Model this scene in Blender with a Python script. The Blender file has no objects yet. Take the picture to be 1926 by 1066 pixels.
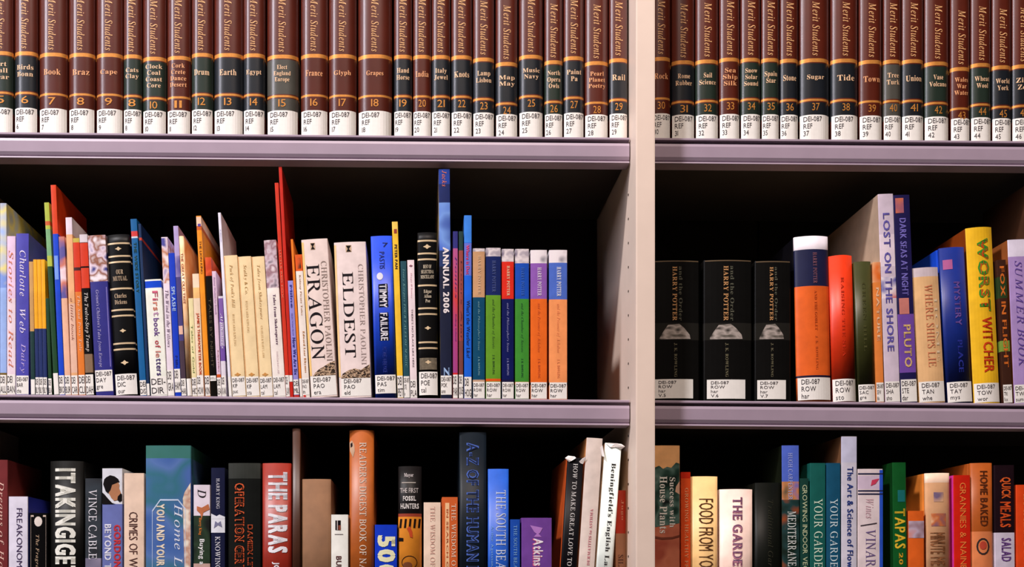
import bpy, bmesh, math, random
from mathutils import Vector, Matrix
random.seed(7)
S = bpy.context.scene
COL = S.collection

# ------------------------------------------------------------------ camera, world, lights, exposure
K, D, CX, CY, EYE = 0.0007, 1.3888, 780.0, 1100.0, 1.25
cd = bpy.data.cameras.new('camera'); cam = bpy.data.objects.new('camera', cd); COL.objects.link(cam)
cd.sensor_width = 36.0; cd.lens = 36.0 * (D / K) / 1926.0
cd.shift_x = (963 - CX) / 1926.0; cd.shift_y = (CY - 533) / 1926.0
cam.location = (0, -D, EYE); cam.rotation_euler = (math.pi / 2, 0, 0); cd.clip_start = 0.02
S.camera = cam
wd = bpy.data.worlds.new('world'); S.world = wd; wd.use_nodes = True
wd.node_tree.nodes['Background'].inputs[0].default_value = (1.0, 0.80, 0.62, 1)
wd.node_tree.nodes['Background'].inputs[1].default_value = 0.006

def area(name, loc, aim, size, power, color):
    l = bpy.data.lights.new(name, 'AREA'); l.shape = 'DISK'; l.size = size; l.energy = power; l.color = color
    o = bpy.data.objects.new(name, l); COL.objects.link(o); o.location = loc
    o.rotation_euler = (Vector(aim) - Vector(loc)).to_track_quat('-Z', 'Y').to_euler()
    return o
area('ceiling_lamp', (-1.85, -1.65, 4.9), (0.1, 0.0, 1.4), 0.30, 200, (1.0, 0.95, 0.96))
win = area('window_light', (-1.95, -1.5, 2.95), (-0.1, -0.02, 1.9), 0.3, 30, (0.90, 0.88, 1.0))
win.data.shape = 'RECTANGLE'; win.data.size_y = 1.4
area('fill_light', (0.14, -2.0, 4.5), (0.3, 0.0, 1.05), 0.5, 96, (1.0, 0.82, 0.72))  # added warm fill from the front, brightens spines the ceiling lamp leaves dim
S.view_settings.view_transform = 'Standard'; S.view_settings.look = 'None'
S.view_settings.gamma = 1.0; S.view_settings.use_curve_mapping = False
S.view_settings.exposure = -0.04

# ------------------------------------------------------------------ materials
def lin(c):
    return tuple(((v / 255) / 12.92 if v / 255 <= 0.04045 else ((v / 255 + 0.055) / 1.055) ** 2.4) for v in c)
MC = {}
def mat(c, rough=0.45, var=0.10, scale=60.0, bump=0.0, bscale=900.0, metal=0.0, coat=0.0, spec=0.4):
    key = ('m', tuple(c), rough, var, scale, bump, bscale, metal, coat, spec)
    if key in MC: return MC[key]
    m = bpy.data.materials.new('paint_%d_%d_%d' % tuple(c)); m.use_nodes = True
    nt = m.node_tree; b = nt.nodes['Principled BSDF']; L = nt.links
    r, g, bl = lin(c)
    if max(c) < 46 and spec < .5: spec, r, g, bl = spec * .3, r * .6, g * .6, bl * .6
    b.inputs['Roughness'].default_value = rough; b.inputs['Metallic'].default_value = metal
    b.inputs['Specular IOR Level'].default_value = spec; b.inputs['Coat Weight'].default_value = coat; b.inputs['Coat Roughness'].default_value = 0.22
    b.inputs['Base Color'].default_value = (r, g, bl, 1)
    tc = nt.nodes.new('ShaderNodeTexCoord')
    if var > 0:
        n = nt.nodes.new('ShaderNodeTexNoise'); n.inputs['Scale'].default_value = scale; n.inputs['Detail'].default_value = 5
        L.new(tc.outputs['Object'], n.inputs['Vector'])
        cr = nt.nodes.new('ShaderNodeValToRGB'); L.new(n.outputs['Fac'], cr.inputs['Fac'])
        cr.color_ramp.elements[0].position = 0.3; cr.color_ramp.elements[1].position = 0.7
        cr.color_ramp.elements[0].color = (r * (1 - var), g * (1 - var), bl * (1 - var), 1)
        cr.color_ramp.elements[1].color = (min(1, r * (1 + var)), min(1, g * (1 + var)), min(1, bl * (1 + var)), 1)
        L.new(cr.outputs['Color'], b.inputs['Base Color'])
    if bump > 0:
        n2 = nt.nodes.new('ShaderNodeTexNoise'); n2.inputs['Scale'].default_value = bscale; n2.inputs['Detail'].default_value = 2
        L.new(tc.outputs['Object'], n2.inputs['Vector'])
        bp = nt.nodes.new('ShaderNodeBump'); bp.inputs['Strength'].default_value = bump; bp.inputs['Distance'].default_value = 0.0005
        L.new(n2.outputs['Fac'], bp.inputs['Height']); L.new(bp.outputs['Normal'], b.inputs['Normal'])
    MC[key] = m
    return m
def mottle(cols, scale=120.0, rough=0.4, seed=0.0, stretch=(1, 1, 1), hard=False):
    """printed picture: soft patches of several colours"""
    key = ('p', tuple(cols), scale, rough, seed, stretch, hard)
    if key in MC: return MC[key]
    m = bpy.data.materials.new('printed_picture'); m.use_nodes = True
    nt = m.node_tree; b = nt.nodes['Principled BSDF']; L = nt.links
    b.inputs['Roughness'].default_value = rough
    tc = nt.nodes.new('ShaderNodeTexCoord'); mp = nt.nodes.new('ShaderNodeMapping')
    mp.inputs['Location'].default_value = (seed, seed * .7, seed * 1.3); mp.inputs['Scale'].default_value = stretch
    n = nt.nodes.new('ShaderNodeTexNoise'); n.inputs['Scale'].default_value = scale * .55; n.inputs['Detail'].default_value = 1.5
    L.new(tc.outputs['Object'], mp.inputs['Vector']); L.new(mp.outputs['Vector'], n.inputs['Vector'])
    cr = nt.nodes.new('ShaderNodeValToRGB'); L.new(n.outputs['Fac'], cr.inputs['Fac'])
    k = len(cols); e = cr.color_ramp.elements
    if hard: cr.color_ramp.interpolation = 'CONSTANT'
    while len(e) < k: e.new(0.5)
    for i, c in enumerate(cols):
        e[i].position = 0.32 + 0.36 * i / max(1, k - 1); e[i].color = lin(c) + (1,)
    L.new(cr.outputs['Color'], b.inputs['Base Color'])
    MC[key] = m
    return m
def M(c, **k):
    return c if isinstance(c, bpy.types.Material) else mat(c, **k)
def pages_mat():
    if 'pages' in MC: return MC['pages']
    m = bpy.data.materials.new('page_edges'); m.use_nodes = True
    nt = m.node_tree; b = nt.nodes['Principled BSDF']; L = nt.links; b.inputs['Roughness'].default_value = 0.8
    tc = nt.nodes.new('ShaderNodeTexCoord'); mp = nt.nodes.new('ShaderNodeMapping'); mp.inputs['Scale'].default_value = (4000, 6, 6)
    n = nt.nodes.new('ShaderNodeTexNoise'); n.inputs['Scale'].default_value = 1
    L.new(tc.outputs['Object'], mp.inputs['Vector']); L.new(mp.outputs['Vector'], n.inputs['Vector'])
    cr = nt.nodes.new('ShaderNodeValToRGB'); L.new(n.outputs['Fac'], cr.inputs['Fac'])
    cr.color_ramp.elements[0].color = lin((190, 170, 135)) + (1,); cr.color_ramp.elements[1].color = lin((232, 218, 190)) + (1,)
    L.new(cr.outputs['Color'], b.inputs['Base Color'])
    MC['pages'] = m
    return m

# ------------------------------------------------------------------ mesh helpers
def mesh_obj(name, verts, faces, mats, parent=None, idx=None, smooth=None):
    me = bpy.data.meshes.new(name); me.from_pydata(verts, [], faces)
    for m in mats: me.materials.append(m)
    if idx: me.polygons.foreach_set('material_index', idx)
    if smooth: me.polygons.foreach_set('use_smooth', smooth)
    me.update()
    o = bpy.data.objects.new(name, me); COL.objects.link(o)
    if parent: o.parent = parent
    return o
def box_data(a, b, bev=0.0):
    x0, y0, z0 = a; x1, y1, z1 = b
    bm = bmesh.new(); bmesh.ops.create_cube(bm, size=1)
    for v in bm.verts:
        v.co = Vector(((x0 + x1) / 2 + v.co.x * (x1 - x0), (y0 + y1) / 2 + v.co.y * (y1 - y0), (z0 + z1) / 2 + v.co.z * (z1 - z0)))
    if bev > 0: bmesh.ops.bevel(bm, geom=bm.edges[:], offset=bev, segments=2, affect='EDGES', profile=0.7)
    return bm
def box(name, a, b, m, parent=None, bev=0.0):
    bm = box_data(a, b, bev); me = bpy.data.meshes.new(name); bm.to_mesh(me); bm.free()
    me.materials.append(m); o = bpy.data.objects.new(name, me); COL.objects.link(o)
    if parent: o.parent = parent
    return o
def empty(name, loc, label, cat, group=None):
    o = bpy.data.objects.new(name, None); COL.objects.link(o); o.location = loc; o.empty_display_size = .02
    o['label'] = label; o['category'] = cat
    if group: o['group'] = group
    return o

# ------------------------------------------------------------------ room and bookcase
SL = 0.0088
def row_y(r, px):
    base = {'A': 249 - 487, 'T': 249, 'M': 742, 'B': 1232, 'C': 1722, 'E': 2212}[r]
    return base + SL * px
def zrow(r, X):
    return EYE + (CY - row_y(r, X / K + CX)) * K
wood = mat((226, 205, 190), rough=0.5, var=0.03, scale=25, bump=0.05, bscale=500)
steel = mat((160, 142, 158), rough=0.42, var=0.04, scale=30, bump=0.03, bscale=700)
board = mat((46, 40, 36), rough=.75, var=.1, scale=25)  # near-black shelf tops and undersides: the shade there is put into the colour
darkb = mat((34, 28, 22), rough=0.8, var=0.15, scale=20)
floor_m = mat((46, 40, 36), rough=0.9, var=0.2, scale=90, bump=0.3, bscale=300)
wall_m = mat((120, 108, 96), rough=0.9, var=0.05, scale=10)
o = box('floor', (-4, -5, -0.05), (4, 0.5, 0.0), floor_m); o['kind'] = 'structure'
o = box('wall_back', (-4, 0.34, 0.0), (4, 0.5, 3.6), wall_m); o['kind'] = 'structure'

UX = [(-0.6415, -0.6170), (0.2840, 0.3086), (1.2096, 1.2342)]
YF, YB = -0.035, 0.252
case = empty('bookcase', (0.2963, 0.1, 0.0), 'pale wooden library bookcase with grey fronted shelves and a wide upright between two bays', 'bookcase')
def cpart(o):
    o.parent = case; o.matrix_parent_inverse = Matrix.Translation(-case.location); return o
for a, b in UX:
    cpart(box('upright', (a, YF, 0.0), (b, YB + .014, 2.36), wood, bev=0.0016))
cpart(box('top_panel', (UX[0][0] - .01, YF, 2.36), (UX[2][1] + .01, 0.28, 2.39), wood, bev=.002))
# back of dark boards with a stile at each side
for (a, b) in ((UX[0][1], UX[1][0]), (UX[1][1], UX[2][0])):
    n = 4; w = (b - a) / n
    for i in range(n):
        cpart(box('back_panel', (a + i * w + .0015, YB - .002, 0.08), (a + (i + 1) * w - .0015, YB + .008, 2.36), darkb, bev=.001))
    cpart(box('back_batten', (a, YB + .008, 0.08), (b, YB + .014, 2.36), darkb))
    cpart(box('plinth', (a, -0.01, 0.0), (b, 0.01, 0.08), wood, bev=.001))
# shelves : folded lip profile swept along x
PROF = [(YB - .004, 0), (-.0008, 0), (-.0022, -.0008), (-.0022, -.0030), (-.0010, -.0036), (.0030, -.0040), (.0030, -.0060),
        (-.0002, -.0074), (-.0012, -.0110), (-.0012, -.0250), (.0002, -.0288), (.0016, -.0296), (.0016, -.0306), (-.0006, -.0312),
        (-.0010, -.0330), (0, -.0338), (.020, -.0338), (.020, -.022), (YB - .004, -.022)]
def shelf(r, a, b):
    vs = [(X, y, zrow(r, X) + z) for X in (a, b) for (y, z) in PROF]
    n = len(PROF)
    fs = [(i, (i + 1) % n, n + (i + 1) % n, n + i) for i in range(n)] + [tuple(range(n))[::-1], tuple(range(n, 2 * n))]
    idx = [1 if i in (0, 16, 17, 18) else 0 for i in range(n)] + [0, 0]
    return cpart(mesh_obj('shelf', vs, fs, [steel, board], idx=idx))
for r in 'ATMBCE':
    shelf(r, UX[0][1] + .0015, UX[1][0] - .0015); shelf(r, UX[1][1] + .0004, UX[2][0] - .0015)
hole_m = mat((40, 30, 22), rough=.8)
bmh = bmesh.new(); bmesh.ops.create_cone(bmh, segments=14, radius1=.0016, radius2=.0016, depth=.0006, cap_ends=True)
bmesh.ops.rotate(bmh, verts=bmh.verts, matrix=Matrix.Rotation(math.pi / 2, 3, 'Y'))
hme = bpy.data.meshes.new('pin_hole'); bmh.to_mesh(hme); bmh.free(); hme.materials.append(hole_m)
for i in range(22):
    z = 1.16 + i * 0.032
    if any(abs(z - zrow(r, .284) + .017) < .024 for r in 'TMB'): continue
    o = bpy.data.objects.new('pin_hole', hme); COL.objects.link(o); o.location = (0.28375, 0.012, z); cpart(o)

# ------------------------------------------------------------------ lettering
STY = {'b': None, 'n': None, 's': (0x1D400, 0x1D41A, None), 'i': (0x1D434, 0x1D44E, None)}
def styled(t, st):
    s = STY[st]
    if not s: return t
    out = ''
    for c in t:
        if 'A' <= c <= 'Z': out += chr(s[0] + ord(c) - 65)
        elif 'a' <= c <= 'z': out += 'ℎ' if (st == 'i' and c == 'h') else chr(s[1] + ord(c) - 97)
        elif c.isdigit() and s[2]: out += chr(s[2] + ord(c) - 48)
        else: out += c
    return out
GL = {}
BASE = {'T': 'n', 'o': 'n', 'b': 'n', 'S': 'i', 'I': 'i', 'k': 'i'}
WEIGHT = {'b': .022, 'T': .034, 'o': .045}
def load_glyphs(st, text):
    """meshes of the glyphs a text still needs, one glyph to a line"""
    chars = sorted(set(c for c in text if c not in ' ' + chr(10) and (st, c) not in GL))
    if not chars: return
    cv = bpy.data.curves.new('lettering', 'FONT'); ob = bpy.data.objects.new('lettering', cv)
    cv.body = chr(10).join(styled(c, st) for c in chars); cv.resolution_u = 2; cv.space_line = 3.0
    me = ob.to_mesh(); n = len(chars); g = [([], []) for _ in range(n)]; vm = {}
    for i, p in enumerate(me.vertices):
        r = min(n - 1, max(0, int(round((-p.co.y + .3) / 3.0)))); vm[i] = (r, len(g[r][0])); g[r][0].append((p.co.x, p.co.y + 3.0 * r))
    for f in me.polygons:
        r = vm[f.vertices[0]][0]; g[r][1].append(tuple(vm[i][1] for i in f.vertices))
    for c, (v, f) in zip(chars, g): GL[(st, c)] = (v, f)
    ob.to_mesh_clear(); bpy.data.objects.remove(ob); bpy.data.curves.remove(cv)
def glyph(st, c):
    v, f = GL[(BASE.get(st, st), c)]
    if st == 'S' and c.isupper(): v = [(x - .27 * y, y) for (x, y) in v]
    if st in WEIGHT:   # heavier weights: the same letter laid down four times, slightly apart
        q = WEIGHT[st]; n = len(v)
        f = [tuple(i + n * j for i in t) for j in range(4) for t in f]
        v = [(x + a_ * q, y + b_ * q * .8) for a_, b_ in ((-1, -1), (1, -1), (1, 1), (-1, 1)) for (x, y) in v]
    xs = [x for x, y in v] or [0]
    x0, x1 = min(xs), max(xs); bear = .045
    return ([(x - x0 + bear, y) for x, y in v], f, x1 - x0 + 2 * bear)
TC = {}
def text_geo(t, st, res=2, center=False, lead=1.0):
    if st == 'S' and any(c.islower() for c in t): st = 's'
    key = (t, st, center)
    if key not in TC:
        load_glyphs(BASE.get(st, st), t)
        V, Fc, W = [], [], []
        for li, line in enumerate(t.split(chr(10))):
            x = 0; start = len(V)
            for c in line:
                if c == ' ': x += .30; continue
                v, f, adv = glyph(st, c); o = len(V)
                V += [(a_ + x, b_ - li * 1.0, 0) for a_, b_ in v]; Fc += [tuple(i + o for i in q) for q in f]; x += adv
            W.append((start, len(V), x))
        if center:
            mw = max(w[2] for w in W)
            for (p, q, x) in W:
                for i in range(p, q): V[i] = (V[i][0] + (mw - x) / 2, V[i][1], 0)
        xs = [p[0] for p in V]; ys = [p[1] for p in V]
        TC[key] = (V, Fc, min(xs), max(xs), min(ys), max(ys))
    return TC[key]

def sliced(V, Fc, axis, cuts):
    bm = bmesh.new(); bv = [bm.verts.new(v) for v in V]
    for f in Fc:
        try: bm.faces.new([bv[i] for i in f])
        except ValueError: pass
    nrm = [0, 0, 0]; nrm[axis] = 1
    for c in cuts:
        co = [0, 0, 0]; co[axis] = c
        bmesh.ops.bisect_plane(bm, geom=bm.verts[:] + bm.edges[:] + bm.faces[:], plane_co=co, plane_no=nrm, dist=1e-7)
    bm.verts.index_update()
    V2 = [tuple(v.co) for v in bm.verts]; F2 = [tuple(v.index for v in f.verts) for f in bm.faces]; bm.free()
    return V2, F2
class Frame:
    """local frame of one spine: u (0..1 across), z from image y, surface depth from the spine profile"""
    def __init__(s, w, h, by, k, b, parent):
        s.w, s.h, s.by, s.k, s.b, s.parent, s.e = w, h, by, k, b, parent, 2
    def z(s, y): return (s.by - y) * s.k
    def pt(s, u, z, off):
        y = s.b * abs(2 * u - 1) ** s.e - off
        return (u * s.w, y, z)
    def text(s, name, t, st, u0, u1, y0, y1, m, orient='d', off=.00035, parent=None, res=2, center=False):
        v, f, xa, xb, ya, yb = text_geo(t, st, res, center)
        z0, z1 = s.z(y1), s.z(y0); out = []
        if s.b / s.w > .02:
            ax = 0 if orient == 'h' else 1; lo, hi = (xa, xb) if ax == 0 else (ya, yb)
            seg = math.sqrt(.00012 * s.w * s.w / s.b); m_ = int((u1 - u0) * s.w / seg)
            if m_ > 0: v, f = sliced(v, f, ax, [lo + (hi - lo) * (j + 1) / (m_ + 1) for j in range(m_)])
        for (x, y, _) in v:
            p = (x - xa) / max(1e-6, xb - xa); q = (y - ya) / max(1e-6, yb - ya)
            if orient == 'd': u, z = u0 + q * (u1 - u0), z1 - p * (z1 - z0)
            elif orient == 'u': u, z = u1 - q * (u1 - u0), z0 + p * (z1 - z0)
            else: u, z = u0 + p * (u1 - u0), z0 + q * (z1 - z0)
            out.append(s.pt(u, z, off))
        return mesh_obj(name, out, f, [m], parent or s.parent)
    def patch(s, name, u0, u1, y0, y1, m, off=.00018, n=12, parent=None, wrap=0.0):
        z0, z1 = s.z(y1), s.z(y0); top, bot = [], []
        us = [u0 + (u1 - u0) * i / n for i in range(n + 1)]
        for u in us: top.append(s.pt(u, z1, off)); bot.append(s.pt(u, z0, off))
        vs = top + bot; fs = [(i + 1, i, n + 1 + i, n + 2 + i) for i in range(n)]
        return mesh_obj(name, vs, fs, [m], parent or s.parent)
    def poly(s, name, pts, m, off=.0003, parent=None):
        bm = bmesh.new(); bv = [bm.verts.new((u, s.z(y), 0)) for (u, y) in pts]; bm.faces.new(bv); bmesh.ops.triangulate(bm, faces=bm.faces[:])
        for j in range(1, 12): bmesh.ops.bisect_plane(bm, geom=bm.verts[:] + bm.edges[:] + bm.faces[:], plane_co=(j / 12, 0, 0), plane_no=(1, 0, 0), dist=1e-7)
        for v in bm.verts: v.co = s.pt(v.co.x, v.co.y, off)
        me = bpy.data.meshes.new(name); bm.to_mesh(me); bm.free(); me.materials.append(m)
        o = bpy.data.objects.new(name, me); COL.objects.link(o); o.parent = parent or s.parent
        return o
    def ring(s, name, pts, wd, m, off=.0003):
        """closed line of width wd (in u-units scaled) through pts"""
        P = [Vector((u * s.w, s.z(y))) for u, y in pts]; n = len(P); c = sum(P, Vector((0, 0))) / n
        vs = []
        for p in P:
            d = (c - p).normalized() * wd
            for q in (p, p + d):
                u = q.x / s.w; vs.append(s.pt(u, q.y, off))
        fs = [(2 * i, 2 * ((i + 1) % n), 2 * ((i + 1) % n) + 1, 2 * i + 1) for i in range(n)]
        return mesh_obj(name, vs, fs, [m], s.parent)

PAPER = mat((236, 232, 226), rough=.5, var=.03, scale=150)
INK = mat((52, 44, 50), rough=.6, var=0)
GAP = .00025
def shape_book(B):
    """world numbers of one book from its pixel record"""
    st = B.get('set', .004); k = K * (D + st) / D
    by = row_y(B['row'], B['x0']); hp = by - B['yt']
    a = math.atan2(B.get('dx', 0), hp)
    X0 = (B['x0'] - CX) * k; X1 = (B['x1'] - CX) * k
    return dict(st=st, k=k, by=by, a=a, X0=X0, X1=X1, h=hp * k / math.cos(a))
def settle(books):
    """neighbours must not run into each other: nudge the left edge of a book past the one before"""
    prev = []
    for B in books:
        G = shape_book(B)
        if not B.get('free'):
            v = 0
            for P in prev[-4:]:
                for z in (0, min(G['h'], P['h'])):
                    v = max(v, (P['X1'] + z * math.tan(P['a']) + GAP) - (G['X0'] + z * math.tan(G['a'])))
            G['X0'] += v
            wmin = .62 * (B['x1'] - B['x0']) * G['k']
            if G['X1'] - G['X0'] < wmin: G['X1'] = G['X0'] + wmin
        prev.append(G) if not B.get('free') else None
        B['G'] = G
def build_book(B):
    G = B['G']; a = G['a']; k = G['k']; w = (G['X1'] - G['X0']) * math.cos(a); h = G['h']; dep = B.get('depth', .13)
    kind = B.get('kind', 'p'); X0 = G['X0']
    z0 = zrow(B['row'], X0) + max(0.0, w * math.sin(a)) + .0001
    root = empty(B.get('name', 'book'), (X0, G['st'], z0), B['label'], 'book', B['group'])
    root.rotation_euler = (0, a, 0)
    hc = kind in ('h', 'e'); t = .0022 if hc else .0006
    if w < .009: t = min(t, w * .16)
    b = B.get('rnd', .16 if hc else .03) * w
    rough = B.get('rough', .38 if not hc else .42)
    by = G['by']; ca = math.cos(a)
    F = Frame(w, h, by, k / ca, b, root); F.e = 3 if kind == 'e' else 2
    base = M(B['col'], rough=rough, coat=.0)
    mats = [base]; bands = []
    for (ya, yb, c) in B.get('bands', ()):
        mm = M(c, rough=rough)
        if mm not in mats: mats.append(mm)
        bands.append((max(0, F.z(yb)), min(h, F.z(ya)), mats.index(mm)))
    side = None
    if B.get('side'):
        mm = M(B['side'], rough=rough); mats.append(mm); side = len(mats) - 1
    # outer profile, left board back -> spine -> right board back
    outer = []
    nseg = 16 if kind == 'e' else 10 if hc else 8
    e = min(.0012, w * .12)
    outer.append((0, dep))
    if hc:
        outer += [(0, b + .0085), (e, b + .0062), (e, b + .0045), (0, b + .0028), (0, b + .0008)]
        lead = 6
    else:
        outer += [(0, b + .0012), (0, b + .0005)]; lead = 3
    for i in range(nseg + 1):
        u = i / nseg; uu = .02 + .96 * u
        outer.append((uu * w, b * abs(2 * uu - 1) ** F.e))
    tail = [(w - x, y) for (x, y) in outer[:lead]][::-1]
    outer += tail
    n = len(outer)
    inner = []
    for i, (x, y) in enumerate(outer):
        if i < lead: inner.append((max(x, 0) + t + (e if hc and False else 0), max(y, b + t) if i else y))
        elif i >= n - lead: inner.append((min(x, w) - t, max(y, b + t) if i < n - 1 else y))
        else: inner.append((min(max(x, t), w - t), b + t))
    zs = sorted(set([0.0, h] + [z for bb in bands for z in bb[:2] if 0 < z < h]))
    # collapse near-equal levels
    zl = [zs[0]]
    for z in zs[1:]:
        if z - zl[-1] > 1e-5: zl.append(z)
    bz = h
    vs, fs, idx, sm = [], [], [], []
    for z in zl:
        for (x, y) in outer: vs.append((x, y, z))
        for (x, y) in inner: vs.append((x, y, z))
    N = 2 * n
    for j in range(len(zl) - 1):
        zm = (zl[j] + zl[j + 1]) / 2; mi = 0
        for (q0, q1, ii) in bands:
            if q0 <= zm <= q1: mi = ii
        o0, o1 = j * N, (j + 1) * N
        for i in range(n - 1):
            fs.append((o0 + i, o0 + i + 1, o1 + i + 1, o1 + i)); spine = (lead - 2 <= i <= n - lead)
            idx.append(mi if (spine or side is None) else side); sm.append(hc and spine)
            fs.append((o0 + n + i + 1, o0 + n + i, o1 + n + i, o1 + n + i + 1)); idx.append(0); sm.append(False)
        for i in (0, n - 1):
            fs.append((o0 + i, o1 + i, o1 + n + i, o0 + n + i) if i == 0 else (o0 + n + i, o1 + n + i, o1 + i, o0 + i)); idx.append(mi if side is None else side); sm.append(False)
    for (o0, up) in ((0, False), ((len(zl) - 1) * N, True)):
        for i in range(n - 1):
            q = (o0 + i, o0 + i + 1, o0 + n + i + 1, o0 + n + i)
            fs.append(q if up else q[::-1]); idx.append(0); sm.append(False)
    mesh_obj('cover', vs, fs, mats, root, idx, sm)
    ov = .003 if hc else .0002
    box('page_block', (t + .0001, b + t + .0004, ov), (w - t - .0001, dep - (ov if hc else .0004), h - ov), pages_mat(), root, bev=0)
    # library label
    L = B.get('lab')
    if L:
        txt, ya, yb = L[0], L[1], L[2]; ua, ub = (L[3], L[4]) if len(L) > 4 else (.02, .98)
        lb = F.patch('spine_label', ua, ub, by - ya, by - yb, PAPER)
        if txt:
            wl = w / k
            tw = min(.86, 33 / wl) if wl > 20 else .86
            u0 = ua + (.10 if wl > 34 else .05) * (ub - ua); hh = ya - yb
            F.text('label_text', txt, 'n', u0, min(ub - .02, u0 + tw), by - ya + 3, by - ya + 3 + min(hh - 6, 36), INK, 'h', .00045, lb, res=1)
    for P in B.get('pics', ()):
        F.patch(P[5] if len(P) > 5 else 'spine_picture', P[0], P[1], P[2], P[3], M(P[4]), off=.0002)
    for T in B.get('T', ()):
        t_, st, u0, u1, y0, y1, c = T[:7]; ori = T[7] if len(T) > 7 else 'd'
        F.text(T[8] if len(T) > 8 else 'title_text', t_, st, u0, u1, y0, y1, M(c, var=0, rough=.45), ori, .00036, res=2 if (y1 - y0) * (u1 - u0) * w / k > 500 else 1, center=(ori == 'h'))
    for f in B.get('X', ()): f(F)
    return root, F

GOLD = mat((214, 142, 66), rough=.38, var=.12, scale=300, metal=.35)
MAROON = (86, 29, 15); BLACKP = (24, 28, 34); GREENP = (32, 44, 36); BROWNP = (80, 27, 14)
BOOKS = {'T': [], 'T2': [], 'M': [], 'M2': [], 'B': [], 'B2': []}
GRP = {'T': 'encyclopedia volumes on the top shelf', 'T2': 'encyclopedia volumes on the top shelf', 'M': 'story books on the middle shelf',
       'M2': 'novels beyond the upright on the middle shelf', 'B': 'non-fiction books on the bottom shelf', 'B2': 'cookery and garden books on the bottom shelf'}
def add(key, x0, x1, yt, dx, col, label, **kw):
    B = dict(row=key[0], x0=x0, x1=x1, yt=yt, dx=dx, col=col, label=label, group=kw.pop('group', GRP[key]), **kw)
    BOOKS[key].append(B); return B

# ------------------------------------------------------------------ top shelf: the encyclopedia
leather = mat(MAROON, rough=.34, var=.12, scale=40, bump=.06, bscale=1400, spec=.5, coat=.8)
def pm(c): return mat(c, rough=.3, var=.1, scale=40, bump=.12, bscale=1400, spec=.7)
PANEL = {'k': BLACKP, 'g': GREENP, 'r': BROWNP, 'y': (74, 72, 66)}
PNAME = {'k': 'blue-black', 'g': 'dark green', 'r': 'red-brown', 'y': 'grey'}
ENC = [(-20, 22, 'g', 'Art\nBall\nBear', 5, 0), (25, 68, 'k', 'Birds\nBonn', 6, 0), (71, 124, 'r', 'Book', 7, 2), (127, 176, 'r', 'Braz', 8, 2), (179, 229, 'r', 'Cape', 9, 2),
       (231, 265, 'g', 'Cats\nClay', 8, 4), (267, 311, 'g', 'Clock\nCoal\nCoast\nCore', 10, 8), (313, 357, 'r', 'Cork\nCrete\nDance\nDesert', 11, 6), (359, 399, 'g', 'Drum', 12, 0),
       (401, 456, 'k', 'Earth', 13, 0), (457, 497, 'k', 'Egypt', 14, 0), (501, 560, 'y', 'Elect\nEngland\nEurope', 15, 2), (565, 616, 'r', 'France', 16, 0),
       (618, 670, 'r', 'Glyph', 17, 0), (673, 737, 'r', 'Grapes', 18, 0), (741, 775, 'k', 'Hand\nHorse', 19, 0), (777, 811, 'r', 'India', 20, 0),
       (812, 847, 'k', 'Italy\nJewel', 21, 0), (849, 888, 'k', 'Knots', 22, 0), (890, 930, 'k', 'Lamp\nLisbon', 23, 4), (933, 974, 'k', 'Map\nMay', 24, 12),
       (977, 1022, 'k', 'Music\nNavy', 25, -2), (1025, 1059, 'g', 'North\nOpera\nOwls', 26, 8), (1061, 1099, 'k', 'Paint\nPa', 27, 0), (1101, 1145, 'r', 'Pearl\nPlanet\nPoetry', 28, 9),
       (1147, 1181, 'k', 'Rail', 29, 3)]
ENC2 = [(1226, 1262, 'r', 'Rock', 30, 0), (1265, 1308, 'k', 'Rome\nRubber', 31, 6), (1310, 1353, 'g', 'Sail\nScience', 32, 4), (1355, 1393, 'r', 'Sea\nShip\nSilk', 33, 0),
        (1395, 1432, 'g', 'Snow\nSolar\nSound', 34, 0), (1434, 1467, 'g', 'Spain\nStar', 35, 0), (1469, 1503, 'k', 'Stone', 36, 1), (1506, 1563, 'k', 'Sugar', 37, 0),
        (1566, 1617, 'k', 'Tide', 38, 0), (1619, 1662, 'r', 'Town', 39, 2), (1664, 1697, 'y', 'Tree\nTurk', 40, 1), (1699, 1740, 'k', 'Union', 41, 0), (1742, 1788, 'g', 'Vase\nVolcano', 42, 4),
        (1791, 1827, 'r', 'Wales\nWar\nWater', 43, 14), (1829, 1867, 'g', 'Wheat\nWool', 44, 6), (1869, 1905, 'k', 'World\nYork', 45, 10), (1907, 1945, 'k', 'Zinc\nZoo', 46, 8)]
NTH = ['first', 'second', 'third', 'fourth', 'fifth', 'sixth', 'seventh', 'eighth', 'ninth', 'tenth', 'eleventh', 'twelfth', 'thirteenth', 'fourteenth', 'fifteenth',
       'sixteenth', 'seventeenth', 'eighteenth', 'nineteenth', 'twentieth', 'twenty-first', 'twenty-second', 'twenty-third', 'twenty-fourth', 'twenty-fifth', 'twenty-sixth', 'twenty-seventh']
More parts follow.
